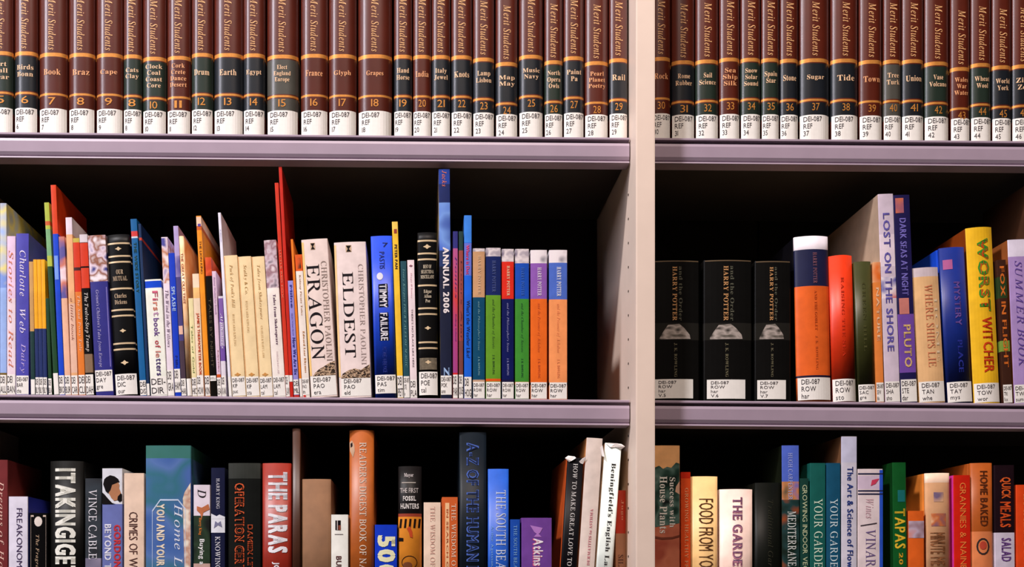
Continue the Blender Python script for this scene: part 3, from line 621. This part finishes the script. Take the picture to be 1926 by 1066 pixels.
def man(F):
    dk = M((26, 20, 22)); sk = M((176, 120, 84))
    F.poly('portrait_hair', [(.05, 911), (.10, 902), (.2, 898), (.4, 894), (.62, 896), (.8, 901), (.86, 906), (.7, 909), (.5, 912), (.42, 922), (.3, 928), (.18, 924)], dk, off=.0005)
    F.poly('portrait_face', [(.3, 906), (.78, 906), (.86, 912), (.84, 918), (.95, 929), (.84, 932), (.82, 940), (.6, 942), (.45, 936), (.28, 924)], sk, off=.0004)
    F.poly('portrait_suit', [(0, 926), (.12, 930), (.3, 938), (.5, 946), (.68, 948), (0, 948)], dk, off=.00055)
    F.poly('portrait_hand', [(.78, 934), (.92, 928), (.99, 930), (.99, 941), (.86, 944), (.76, 940)], dk, off=.0006)
add('B', 192, 230, 881, 0, (106, 116, 178), 'paperback with portrait of dark-haired man above violet-blue panel', bands=[(881, 948, (220, 222, 230))], X=[man],
    T=[('GORDON', 'T', .58, .92, 987, 1068, (196, 50, 60)), ('BEYOND THE', 'b', .12, .46, 986, 1090, (226, 226, 240))])
add('B', 233, 271, 890, 0, (234, 206, 184), 'cream paperback with dark brown narrow capitals', T=[('CRIMES OF WAR', 'n', .25, .68, 963, 1090, (84, 50, 44))])
def octa(F):
    F.ring('frame_line', [(.14, 960), (.32, 939), (.72, 939), (.88, 956), (.88, 1220), (.14, 1220)], .0020, M((190, 206, 232)))
    F.poly('spine_picture', [(.99, 908), (.93, 916), (.86, 926), (.82, 938), (.91, 958), (.90, 1000), (.92, 1080), (.9, 1228), (.99, 1228)], mottle([(226, 210, 190), (196, 150, 130), (240, 230, 214)], 140, seed=4), off=.00025)
add('B', 274, 359, 838, 0, mottle([(60, 96, 164), (84, 116, 176), (50, 110, 130), (70, 104, 170)], 25, seed=1), 'wide blue and green paperback with octagonal frame and pale capitals', depth=.16, rnd=.02,
    bands=[(838, 862, mottle([(50, 110, 96), (60, 120, 120), (80, 120, 160)], 30, seed=2))],
    T=[('YOU AND YOUR HOME', 'T', .24, .42, 948, 1110, (236, 222, 200)), ('Home Life', 'k', .58, .82, 948, 1110, (214, 220, 236))], X=[octa])
def swirl(F):
    F.text('logo', 'D', 'k', .25, .75, 920, 936, M((40, 36, 40)), 'd')
    F.poly('logo', [(.2, 952), (.5, 955), (.9, 948), (.98, 958), (.6, 964), (.5, 976), (.4, 966), (.2, 960)], M((190, 110, 70)))
add('B', 364, 395, 912, 0, mottle([(20, 30, 22), (40, 60, 40), (16, 20, 18)], 60, seed=3), 'narrow white-topped book with dark green leafy lower half', bands=[(912, 970, (226, 214, 226))], X=[swirl],
    T=[('Harry King', 'S', .3, .5, 974, 1006, (226, 130, 50), 'd', 'author_text'), ('Buying a', 'b', .28, .66, 1014, 1062, (240, 240, 240))], pics=[(0, 1, 1060, 1100, (196, 160, 150))])
add('B', 397, 423, 880, 0, (20, 24, 56), 'slim navy paperback with white picture square halfway', T=[('HARRY KING', 'S', .38, .62, 900, 957, (226, 224, 236), 'd', 'author_text'), ('KNOWING', 'S', .3, .66, 1009, 1072, (232, 232, 240))],
    pics=[(0, 1, 972, 1002, (222, 224, 232))], X=[lambda F: F.poly('spine_picture', [(.3, 980), (.5, 984), (.7, 980), (.8, 992), (.5, 988), (.2, 994)], M((120, 120, 150)), off=.0004), lambda F: F.poly('spine_picture', [(.0, 966), (.4, 971), (.6, 968), (1, 972), (.99, 976), (0, 976)], M((222, 224, 232)), off=.0003)])
def opframe(F):
    F.text('title_text', 'OPERATION CERTAIN', 'o', .20, .50, 909, 1108, M((214, 90, 44), var=0), 'd', .0003)
    F.text('title_text', 'OPERATION CERTAIN', 'n', .23, .47, 910.5, 1106.5, M((26, 16, 14), var=0), 'd', .0005)
    F.text('author_text', 'DAMIEN LEWIS', 'T', .60, .76, 987, 1092, M((200, 84, 44), var=0), 'd', .0003)
    F.text('author_text', 'DAMIEN LEWIS', 'n', .63, .73, 988, 1091, M((26, 16, 14), var=0), 'd', .0005)
add('B', 429, 490, 871, 0, (30, 32, 30), 'thick charcoal paperback with orange outlined capitals', rnd=.06, bands=[(871, 900, mottle([(34, 38, 34), (60, 62, 56)], 40))], X=[opframe], depth=.14)
add('B', 493, 547, 871, 0, (142, 36, 20), 'thick red hardback with heavy white capitals', kind='h', rnd=.1, T=[('THE PARAS', 'o', .2, .88, 888, 1040, (240, 238, 244)), ('JOHN P', 'b', .34, .6, 1057, 1110, (240, 238, 244), 'd', 'author_text')], depth=.15)
add('B', 550, 565, 806, 0, (66, 36, 22), 'tall thin dark brown hardback beside tan cloth book', kind='h', rnd=.08, depth=.2)
add('B', 567, 622, 901, 0, (124, 88, 60), 'plain tan cloth hardback without lettering', kind='h', rnd=.1, rough=.8, depth=.15)
def squares(F):
    F.patch('emblem', .24, .56, 979, 997, M((30, 22, 24)), off=.0003); F.patch('emblem', .34, .38, 979, 997, M((220, 210, 205)), off=.0004); F.patch('emblem', .42, .56, 988, 997, M((130, 60, 40)), off=.0004)
    F.patch('thin_line', .2, .7, 1004.5, 1005.7, M((130, 120, 120)), off=.0003)
add('B', 623, 655, 968, 0, WT, 'low white paperback with small black and brown square emblem', X=[squares], T=[('BULLY', 'b', .28, .6, 1046, 1090, (90, 50, 50))])
def stain(F):
    F.poly('stain', [(.0, 832), (.1, 828), (.2, 836), (.22, 848), (.15, 860), (.02, 848)], M((196, 160, 130)), off=.0003)
    F.poly('stain', [(.04, 834), (.12, 832), (.13, 839), (.05, 842)], M((40, 20, 24)), off=.0004)
add('B', 657, 703, 809, 0, (162, 82, 26), 'tall orange-brown hardback with white capitals down its spine', kind='h', rnd=.14, T=[("READER'S DIGEST BOOK OF NATURE", 'S', .42, .70, 832, 1116, (240, 224, 206))], X=[stain], depth=.2)
add('B', 705, 747, 987, 0, (14, 56, 196), 'low blue paperback with fat pale yellow digits', T=[('500', 'o', .12, .92, 1007, 1086, (232, 230, 190))])
def fossil(F):
    pass
    for i in range(5):
        u = .08 + i * .2
        F.poly('stripe', [(u, 976), (u + .09, 976), (u + .05, 993), (u - .04, 993)], M((34, 20, 16)), off=.0003)
    F.ring('drawing', [(.1 + .0 + .38 + .34 * math.cos(t * .35), 1058 + 13 * math.sin(t * .35)) for t in range(18)], .0009, M((40, 24, 20)))
    F.poly('drawing', [(.4 + .2 * math.cos(t * .5236), 1063 + 6 * math.sin(t * .5236)) for t in range(12)], M((110, 60, 30)), off=.0004)
    F.poly('drawing', [(.02, 1011), (.22, 1012), (.22, 1018), (.02, 1018)], M((30, 20, 20)), off=.0004)
    F.poly('drawing', [(.36, 994), (.5, 990), (.6, 1000), (.62, 1012), (.5, 1010), (.46, 1002)], M((190, 70, 30)), off=.0004)
    F.patch('thin_line', .15, .75, 907, 908.6, M((200, 190, 180)), off=.0003)
add('B', 749, 793, 877, 0, (226, 140, 42), 'hardback with black lettered top above an orange illustrated half', kind='h', rnd=.14, bands=[(877, 966, (24, 20, 20)), (966, 972, (150, 60, 40))],
    T=[('Mayor', 'S', .25, .65, 890, 899, (226, 216, 214), 'h', 'author_text'), ('THE FIRST', 'n', .08, .86, 918, 927, (214, 204, 200), 'h'), ('FOSSIL', 'T', .2, .76, 933, 942, (236, 230, 226), 'h'), ('HUNTERS', 'T', .1, .88, 947, 957, (236, 230, 226), 'h')], X=[fossil])
add('B', 797, 829, 945, 0, (238, 212, 190), 'pale cream paperback with faint pink capitals', T=[('THE WISDOM OF CROWDS', 'S', .38, .66, 953, 1130, (212, 166, 150))])
add('B', 831.5, 861, 935, 0, (206, 96, 44), 'orange paperback with cream text strip', kind='p', pics=[(.2, .46, 946, 1225, (236, 190, 140))], T=[('IN SEARCH OF HUMAN', 'b', .27, .4, 958, 1150, (190, 90, 50)), ('THE WISDOM OF THE', 'S', .6, .88, 948, 1110, (240, 214, 190))])
def az(F):
    F.text('title_text', 'A-Z OF THE HUMAN BODY', 'o', .26, .72, 833, 1130, M((80, 112, 200), var=0), 'd', .0003)
    F.text('title_text', 'A-Z OF THE HUMAN BODY', 'n', .30, .68, 834, 1129, M((24, 34, 60), var=0), 'd', .0005)
add('B', 864, 915, 813, 0, (22, 32, 42), 'tall slate-black hardback with blue outlined capitals', kind='h', rnd=.06, X=[az], depth=.2)
add('B', 918, 957, 882, 0, (32, 88, 190), 'blue hardback with white narrow serif capitals', kind='h', rnd=.08, T=[('THE SOUTH BEACH DIET', 'S', .38, .86, 922, 1146, (214, 226, 246)), ('Arthur Agatston, M.D.', 'n', .12, .26, 989, 1090, (120, 170, 230), 'd', 'author_text')])
add('B', 960, 978, 977, 0, (24, 74, 170), 'slim low blue book beside purple one', T=[('THE SOUTH BEACH DIET', 'S', .35, .7, 988, 1110, (130, 180, 226))])
def glass(F):
    F.poly('emblem', [(.28, 988), (.70, 993), (.6, 1003), (.56, 1004), (.66, 1010), (.4, 1010), (.5, 1004), (.42, 1001)], M((176, 120, 196)), off=.0003)
    F.text('title_text', 'Atkins', 'T', .36, .70, 1013, 1065, M((226, 80, 130), var=0), 'd', .0003)
add('B', 981, 1038, 974, 0, (112, 68, 150), 'low wide purple paperback with white title and pale emblem', X=[glass], T=[('Atkins', 'b', .39, .71, 1013, 1064, (246, 236, 246))], rough=.25)
# leaning group against the upright
add('B', 1044, 1074, 862, 24, (18, 17, 22), 'leaning black book with white capitals and torn jacket corners', kind='h', rnd=.06, depth=.16, side=(190, 80, 30), T=[('HOW TO MAKE GREAT LOVE TO A MAN', 'S', .38, .66, 873, 1110, (232, 228, 226))])
add('B', 1077, 1107, 825, 27, (226, 210, 200), 'leaning white book with pink lettering reading upward', kind='p', rnd=.05, depth=.16, side=(226, 150, 90), T=[('DERMATITIS to ASTHMA', 'S', .5, .68, 958, 1064, (206, 130, 140), 'u')])
add('B', 1109, 1140, 835, 30, (226, 236, 230), 'leaning white hardback with dark lower-case lettering', kind='h', rnd=.08, depth=.17, side=(236, 216, 180), T=[("Beningfield's English Landscape", 'S', .38, .74, 872, 1128, (50, 50, 50))])
add('B', 1158, 1177, 925, 0, (162, 112, 82), 'small red-topped tan book squeezed against the upright', bands=[(925, 1006, (176, 46, 22))], T=[('Jugo', 'S', .5, .8, 943, 981, (210, 130, 100)), ('SILVER', 'S', .25, .75, 1046, 1100, (90, 50, 40))], free=True, set=.03, depth=.1)

# ------------------------------------------------------------------ bottom shelf, far bay
def plants(F):
    gm = mottle([(20, 40, 34), (40, 70, 60), (90, 120, 110), (16, 24, 24)], 90, seed=2)
    F.poly('spine_picture', [(.0, 880), (.2, 876), (.35, 882), (.5, 878), (.66, 880), (.85, 870), (.99, 872), (.99, 984), (.0, 992)], gm, off=.0002)
    F.poly('spine_picture', [(.99, 905), (.85, 915), (.82, 925), (.99, 930)], M((230, 180, 150)), off=.00035)
    F.poly('spine_picture', [(.0, 1008), (.3, 1011), (.7, 1010), (.99, 1006), (.99, 1010), (.7, 1014), (.3, 1015), (.0, 1012)], M((120, 60, 44)), off=.0003)
add('B2', 1230, 1279, 838, 0, (238, 178, 118), 'tan paperback with foliage and terracotta pot picture, beside the upright', rnd=.04, bands=[(985, 1231, mottle([(170, 80, 60), (206, 120, 90), (190, 100, 70)], 60, seed=5))], X=[plants],
    T=[('House Plants', 'S', .22, .5, 896, 1003, (236, 232, 222)), ('Success with', 'S', .60, .82, 898, 992, (236, 232, 222))])
add('B2', 1281, 1299, 888, 0, (220, 78, 30), 'slim orange-red book with pale capitals', bands=[(888, 900, (196, 40, 14))], T=[('GROWING HEALTHY FRUIT', 'S', .4, .75, 918, 1092, (240, 170, 120))])
add('B2', 1301, 1351, 896, 0, (240, 196, 132), 'wide cream-yellow hardback with dark olive fancy capitals', kind='h', rnd=.1, T=[('FOOD FROM YOUR GARDEN', 'n', .27, .82, 938, 1164, (96, 60, 30))])
def gard(F):
    F.text('title_text', 'THE GARDENER', 'T', .36, .66, 935, 1110, M((196, 130, 150), var=0), 'd', .0003)
add('B2', 1355, 1418, 920, 0, (238, 208, 194), 'wide pale pink-white hardback with outlined capitals', kind='h', rnd=.14, X=[gard], T=[('THE GARDENER', 'S', .38, .66, 936, 1109, (120, 84, 120))])
add('B2', 1421, 1470, 908, 0, (16, 19, 14), 'near-black hardback with barely visible italic lettering', kind='h', rnd=.1, T=[("Traditional Gardener", 'i', .48, .68, 940, 1110, (50, 50, 38))])
add('B2', 1473, 1505, 838, -2, (80, 104, 200), 'tall book, bright blue above and dark green below', side=(30, 36, 24), depth=.2, bands=[(906, 940, mottle([(80, 104, 200), (200, 130, 80), (40, 70, 60)], 80)), (940, 1231, mottle([(16, 34, 26), (30, 60, 60), (150, 70, 30)], 90, seed=4))],
    T=[('HUGH CARPENTER', 'S', .35, .6, 852, 940, (180, 190, 240), 'd', 'author_text'), ('MEDITERRANEAN', 'S', .3, .8, 962, 1086, (226, 230, 226))])
add('B2', 1507, 1523, 900, -2, (22, 62, 54), 'slim dark green book with pale narrow capitals', T=[('GROWING INDOOR VEGETABLES', 'n', .25, .8, 912, 1130, (190, 200, 160))])
add('B2', 1524, 1553, 871, 0, (22, 92, 84), 'green-teal book, first of two with the same white capitals', T=[('YOUR GARDEN', 'S', .25, .8, 938, 1082, (214, 232, 210))])
add('B2', 1555, 1581, 871, 0, (22, 80, 110), 'blue-teal book, second of two with the same white capitals', T=[('YOUR GARDEN', 'S', .25, .8, 938, 1082, (206, 226, 232))])
add('B2', 1583, 1612, 821, 0, (206, 202, 216), 'tallest white book with dark blue lettering beside teal pair', side=(110, 76, 52), depth=.17, bands=[(822, 870, (196, 196, 220))], T=[('The Art & Science of Flowers', 'b', .35, .75, 878, 1090, (40, 60, 130))])
def lines(F):
    for y in (890, 922, 928): F.patch('thin_line', 0, 1, y, y + 2.4, M((34, 36, 70)), off=.0003)
    F.poly('drawing', [(.55, 903), (.85, 900), (.7, 910), (.5, 914)], M((200, 60, 90)), off=.0003)
    F.poly('drawing', [(.1, 988), (.75, 983), (.75, 985), (.1, 990)], M((60, 50, 60)), off=.0003)
add('B2', 1614, 1661, 882, 0, (222, 206, 208), 'white book crossed by black lines with violet lettering', kind='p', bands=[(895, 920, (206, 186, 206))], X=[lines], T=[('VINARIA', 'S', .3, .7, 996, 1090, (110, 90, 140)), ('Wines', 'i', .3, .6, 938, 975, (210, 170, 180))], pics=[(.86, 1, 884, 1225, (40, 84, 200), 'blue_edge')])
add('B2', 1683, 1708, 870, -4, (14, 84, 34), 'dark green book with yellow capitals after a gap', side=(10, 60, 20), depth=.18, pics=[(.35, .9, 922, 944, (20, 110, 110))], T=[('TAPAS', 'b', .1, .9, 957, 1032, (232, 190, 50)), ('20', 'b', .4, .7, 1040, 1062, (232, 170, 40))])
add('B2', 1710, 1739, 961, -1, (222, 98, 32), 'low orange book with picture band', pics=[(0, 1, 980, 1012, mottle([(120, 60, 40), (190, 170, 190), (220, 110, 50)], 80, seed=6))])
add('B2', 1746, 1792, 890, -4, (234, 178, 132), 'cream book with tall narrow brown letters and two vignettes', kind='h', rnd=.1, side=(226, 130, 50), depth=.16, bands=[(890, 908, (240, 206, 180))],
    pics=[(.3, .7, 926, 944, mottle([(120, 100, 130), (230, 180, 140)], 120, seed=1)), (.2, .8, 966, 990, mottle([(120, 90, 110), (200, 110, 60), (234, 190, 150)], 120, seed=8))],
    T=[('MINUTE', 'b', .15, .75, 1002, 1042, (150, 96, 60)), ('MEALS', 'b', .15, .75, 1048, 1090, (150, 96, 60))])
add('B2', 1797, 1828, 894, -3, (208, 34, 16), 'red book with thin orange capitals and magenta edge', side=(220, 60, 170), T=[('GRANNIES & NAINES', 'n', .35, .72, 908, 1080, (236, 130, 60))])
add('B2', 1831, 1872, 871, -4, (164, 80, 26), 'brown-orange hardback with dark capitals and lower picture', kind='h', rnd=.1, bands=[(1000, 1231, (222, 130, 80))], T=[('HOME BAKED', 'b', .38, .74, 886, 990, (96, 44, 20))],
    X=[lambda F: F.ring('drawing', [(.5 + .3 * math.cos(t * .4488), 1028 + 16 * math.sin(t * .4488)) for t in range(14)], .0022, M((50, 40, 40))), lambda F: F.poly('drawing', [(.5 + .17 * math.cos(t * .6283), 1026 + 8 * math.sin(t * .6283)) for t in range(10)], M((190, 70, 50)))])
add('B2', 1874, 1911, 875, -3, (40, 22, 30), 'dark plum book with orange and violet capitals and white lower half', bands=[(1002, 1070, (206, 196, 214)), (1070, 1231, (60, 40, 60))], T=[('QUICK', 'b', .25, .8, 898, 938, (224, 96, 40)), ('MEALS', 'b', .25, .8, 944, 992, (220, 84, 34)), ('SALAD', 'b', .3, .8, 1012, 1056, (110, 70, 140))])
add('B2', 1914, 1946, 912, -2, (222, 70, 24), 'orange-red book closing the far bay view', T=[('BARBECUE', 'b', .4, .7, 930, 1060, (240, 160, 80))])

ROOTS = []
for key in BOOKS:
    settle(BOOKS[key])
    for B in BOOKS[key]:
        B['root'], B['F'] = build_book(B); ROOTS.append(B['root'])

# torn jacket corners on the leaning books, and a dog-eared corner
def scrap(B, pts, th=.0004, c=(240, 232, 228)):
    F = B['F']; vs = []
    for off in (0.0004, 0.0004 + th):
        for (u, y, d) in pts: vs.append((u * F.w, F.b * (2 * min(1, max(0, u)) - 1) ** 2 - off - d, F.z(y)))
    n = len(pts); fs = [tuple(range(n)), tuple(range(n, 2 * n))[::-1]] + [(i, n + i, n + (i + 1) % n, (i + 1) % n) for i in range(n)]
    mesh_obj('torn_corner', vs, fs, [mat(c, rough=.6)], B['root'])
byl = {b['label']: b for b in BOOKS['B']}
b1 = byl['leaning black book with white capitals and torn jacket corners']
scrap(b1, [(-.18, 864, .001), (.02, 859, 0), (.42, 860, 0), (.5, 863, .002), (.22, 869, .001), (.1, 871, .0)])
scrap(b1, [(.72, 869, .0), (.9, 863, .001), (1.12, 859, .002), (1.12, 864, .001), (.98, 873, .0), (.84, 872, 0)])
b2 = byl['leaning white book with pink lettering reading upward']
scrap(b2, [(.86, 842, 0), (1.0, 838, .0015), (1.16, 860, .003), (1.02, 858, 0), (.96, 852, 0)])
b3 = byl['leaning white hardback with dark lower-case lettering']
scrap(b3, [(.02, 836, 0), (.6, 835, .001), (.98, 836, .002), (1.18, 840, .003), (1.0, 845, .001), (.6, 842, .0), (.3, 843, .001)])
